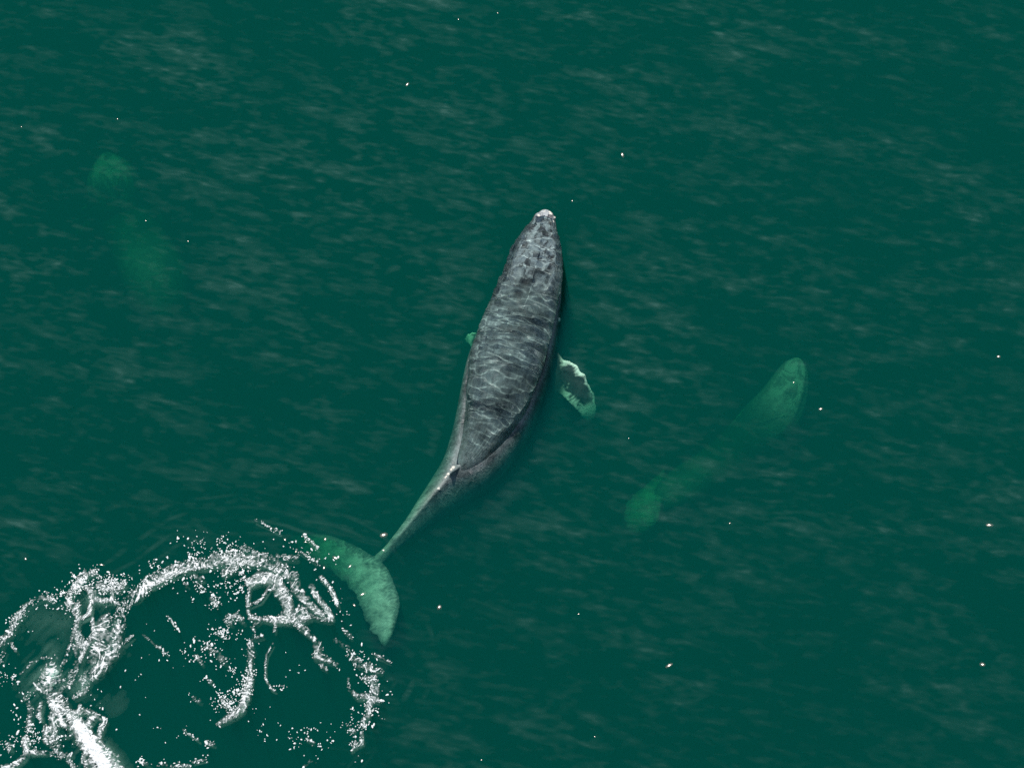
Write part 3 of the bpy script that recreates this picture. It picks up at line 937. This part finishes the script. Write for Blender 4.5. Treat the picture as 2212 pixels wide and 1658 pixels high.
# flecks: low white domes of froth, some standing in for sun glints
prob = np.clip(np.maximum(FLK, 0.33 * DEN) - 0.035, 0, 1) ** 1.25 * (1 - 0.5 * alpha)
prob = prob * (0.35 + np.clip(big + 0.4, 0, 2) * 0.9) * (0.3 + (np.clip(noise2(ny, nx, RES, 0.16, 0.13, seed=12), -0.4, 2) + 0.4))
cum = np.cumsum(prob.ravel().astype(np.float64))
NF = int(cum[-1] * RES * RES * 430)
pick = np.searchsorted(cum, rng.random(NF) * cum[-1])
fx = gx[pick % nx] + rng.uniform(-.5, .5, NF) * RES
fy = gy[pick // nx] + rng.uniform(-.5, .5, NF) * RES
fr_ = np.exp(rng.normal(math.log(0.0102), 0.42, NF)).clip(0.005, 0.03)
K = 6
ang = rng.uniform(0, 6.28, NF)
el = rng.uniform(1.0, 2.2, NF)
V = np.empty((NF, K + 1, 3))
for k in range(K):
    a = 2 * math.pi * k / K
    rr = fr_ * rng.uniform(.75, 1.25, NF)
    u, v = rr * math.cos(a) * el, rr * math.sin(a)
    V[:, k, 0] = fx + u * np.cos(ang) - v * np.sin(ang)
    V[:, k, 1] = fy + u * np.sin(ang) + v * np.cos(ang)
    V[:, k, 2] = 0.005
V[:, K, 0], V[:, K, 1], V[:, K, 2] = fx, fy, 0.005 + fr_ * 0.8
base = (np.arange(NF) * (K + 1))[:, None, None]
tri = np.array([[k, (k + 1) % K, K] for k in range(K)])[None]
me = mesh_np("foam_glint_flecks", V.reshape(-1, 3), (base + tri).reshape(-1, 3))
attr(me, "cover", np.ones(len(me.vertices)))
fk = link("foam_glint_flecks", me, foam_mat)
tag(fk, "scattered white flecks of froth and painted sun glints in and around the foam ring", "foam", None, "stuff")

# ------------------------------------------------------------------ ripples on the surface
R2 = 0.027
rx0, rx1 = at(-340, 0)[0], at(PW + 340, 0)[0]
ry0, ry1 = at(0, PH + 300)[1], at(0, -300)[1]
mx_, my_ = int((rx1 - rx0) / R2), int((ry1 - ry0) / R2)
X2, Y2 = rx0 + np.arange(mx_) * R2, ry0 + np.arange(my_) * R2
fine = noise2(my_, mx_, R2, 0.24, 0.085, -0.20, seed=30)
mid = noise2(my_, mx_, R2, 0.62, 0.20, -0.26, seed=31)
clus = noise2(my_, mx_, R2, 1.9, 0.9, -0.42, seed=32)
wide = noise2(my_, mx_, R2, 8.0, 5.0, 0.2, seed=33)
hf = noise2(my_, mx_, R2, 0.10, 0.06, -0.1, seed=34)
# where the surface is calm: over the whale and inside the foam ring
calm = np.ones((my_, mx_))


def calm_spot(X, Y, rx, ry, amt):
    c = at(X, Y, 0)
    d = ((X2[None, :] - c[0]) / (rx * MPP)) ** 2 + ((Y2[:, None] - c[1]) / (ry * MPP * 1.1)) ** 2
    global calm
    calm = calm * (1 - amt * sstep(1.25, 0.8, np.sqrt(d)))


for q in resample(BIG, 40):
    calm_spot(q[0], q[1], q[2] * 1.08 + 4, q[2] * 1.08 + 4, 1.0 if q[3] > -0.5 else 0.6)
calm_spot(470, 1440, 300, 230, 1.0)
calm_spot(200, 1500, 260, 280, 0.9)
right = sstep(-8, 12, X2)[None, :] * 0.75 + sstep(2, 14, Y2)[:, None] * 0.3 - 0.45
f1 = noise2(my_, mx_, R2, 0.15, 0.058, -0.16, seed=36)
f2 = noise2(my_, mx_, R2, 0.34, 0.105, -0.24, seed=37)
f3 = noise2(my_, mx_, R2, 0.75, 0.24, -0.34, seed=38)
fr1 = noise2(my_, mx_, R2, 1.5, 0.46, -0.22, slope=0.85, seed=43)
fr2 = noise2(my_, mx_, R2, 4.0, 2.0, -0.42, slope=0.9, seed=44)
streak = sstep(-1.1, 2.5, 0.52 * f1 + 0.52 * f2 + 0.24 * f3 + 0.48 * fr1)
gate = 0.30 + 0.70 * sstep(-1.7, 1.9, 0.7 * clus + 0.7 * fr2 + right)
op = np.clip(0.43 * streak * gate + 0.50 * sstep(1.7, 3.4, 0.8 * f2 + 0.55 * f1 + 0.45 * fr1) * gate, 0, 1) * calm
# rings spreading from where the tail went down
cc = at(520, 1440, 0)
ex, ey = (X2[None, :] - cc[0]) / 3.9, (Y2[:, None] - cc[1]) / 3.35
er = np.hypot(ex, ey) + 0.035 * noise2(my_, mx_, R2, 1.6, 1.6, seed=40) + 0.012 * noise2(my_, mx_, R2, 0.5, 0.5, seed=41)
zone = sstep(0.98, 1.08, er) * sstep(1.55, 1.2, er) * sstep(-0.5, 0.1, ey + 0.7 * ex)
op = np.maximum(op, 0.42 * zone * np.clip(np.sin(er * 62) - 0.1, 0, 1) ** 1.3 * sstep(-0.4, 1.6, noise2(my_, mx_, R2, 0.7, 0.4, -0.5, seed=42)))
op = np.where(op < 0.05, 0, op)
hgt = 0.045 + 0.018 * mid + 0.010 * fine + 0.002 * hf
c = np.maximum(np.maximum(op[:-1, :-1], op[1:, :-1]), np.maximum(op[:-1, 1:], op[1:, 1:])) > 0.02
iy, ix = np.nonzero(c)
q = np.stack([iy * mx_ + ix, iy * mx_ + ix + 1, (iy + 1) * mx_ + ix + 1, (iy + 1) * mx_ + ix], 1)
used, inv = np.unique(q.ravel(), return_inverse=True)
uy, ux = used // mx_, used % mx_
me = mesh_np("ripples", np.stack([X2[ux], Y2[uy], hgt[uy, ux]], 1), inv.reshape(-1, 4))
attr(me, "crest", op[uy, ux])
M = Mat("water_ripple")
g = M.n("BsdfGlossy")
g.inputs["Color"].default_value = (0.013, 0.021, 0.020, 1)   # water reflectance, tinted green to paint in light refracted from below
g.inputs["Roughness"].default_value = 0.6
tr = M.n("BsdfTransparent")
mx = M.n("MixShader")
M.l(M.attr("crest").outputs["Fac"], mx.inputs[0])
ad = M.n("AddShader")
M.l(g.outputs[0], ad.inputs[0])
M.l(tr.outputs[0], ad.inputs[1])
M.l(tr.outputs[0], mx.inputs[1])
M.l(ad.outputs[0], mx.inputs[2])
M.l(mx.outputs[0], M.out.inputs[0])
rip = link("ripples", me, M.m)
tag(rip, "fine wind ripples on the green sea", None, None, "stuff")

# ------------------------------------------------------------------ sun glints: single smooth wavelets tipped towards the sun
M = Mat("smooth_water")
g = M.n("BsdfGlossy")
g.inputs["Color"].default_value = (0.023, 0.019, 0.018, 1)
g.inputs["Roughness"].default_value = 0.13
tr = M.n("BsdfTransparent")
ad = M.n("AddShader")
M.l(g.outputs[0], ad.inputs[0])
M.l(tr.outputs[0], ad.inputs[1])
M.l(ad.outputs[0], M.out.inputs[0])


def wavelet_mesh():
    V, F = [], []
    rings, seg = 4, 12
    for i in range(1, rings + 1):
        for j in range(seg):
            b = 2 * math.pi * j / seg
            r = i / rings
            V.append((r * math.cos(b), r * math.sin(b), -0.06 * r * r))
    V.append((0, 0, 0))
    for i in range(rings - 1):
        for j in range(seg):
            F.append((i*seg + j, (i+1)*seg + j, (i+1)*seg + (j+1) % seg))
            F.append((i*seg + j, (i+1)*seg + (j+1) % seg, i*seg + (j+1) % seg))
    for j in range(seg):
        F.append((len(V) - 1, j, (j+1) % seg))
    return mesh_np("wavelet", V, np.array(F))


wm = wavelet_mesh()
wm.materials.append(M.m)
glints = [(880, 182, 1.0), (1345, 335, 1.1), (1236, 434, .5), (2157, 770, .9), (1773, 883, 1.1), (1714, 826, .6), (2138, 1133, 1.3), (829, 1155, 1.5), (829, 1188, .9), (702, 1164, 1.0), (724, 1204, 1.3), (756, 1222, 1.0),
          (784, 1282, 1.2), (949, 1311, 1.2), (1445, 1436, 1.4), (2122, 1434, 1.3), (220, 1219, 1.0), (55, 1206, .7), (46, 274, .5), (1358, 946, .45), (1577, 1129, .5), (315, 477, .4), (406, 521, .4), (254, 257, .5), (990, 42, .4), (1075, 28, .4),
          (660, 1170, .8), (640, 1190, .7), (615, 1165, .7), (700, 1225, .8), (765, 1306, .8), (1250, 1325, .4), (1040, 1640, .4), (1285, 1590, .4)]
for X, Y, k in glints:
    loc = Vector(at(X, Y, 0.06))
    view = (Vector(CAMP) - loc).normalized()
    h = (view + to_sun).normalized()
    h = (h + Vector((random.uniform(-.02, .02), random.uniform(-.02, .02), 0))).normalized()
    o = bpy.data.objects.new("wavelet", wm)
    COL.objects.link(o)
    o.parent = rip
    o.location = loc
    o.rotation_euler = (h.to_track_quat('Z', 'Y') @ Matrix.Rotation(random.uniform(0, 6.28), 3, 'Z').to_quaternion()).to_euler()
    s = 0.057 * k
    o.scale = (s * random.uniform(1.0, 1.3), s * random.uniform(.6, 0.9), s)
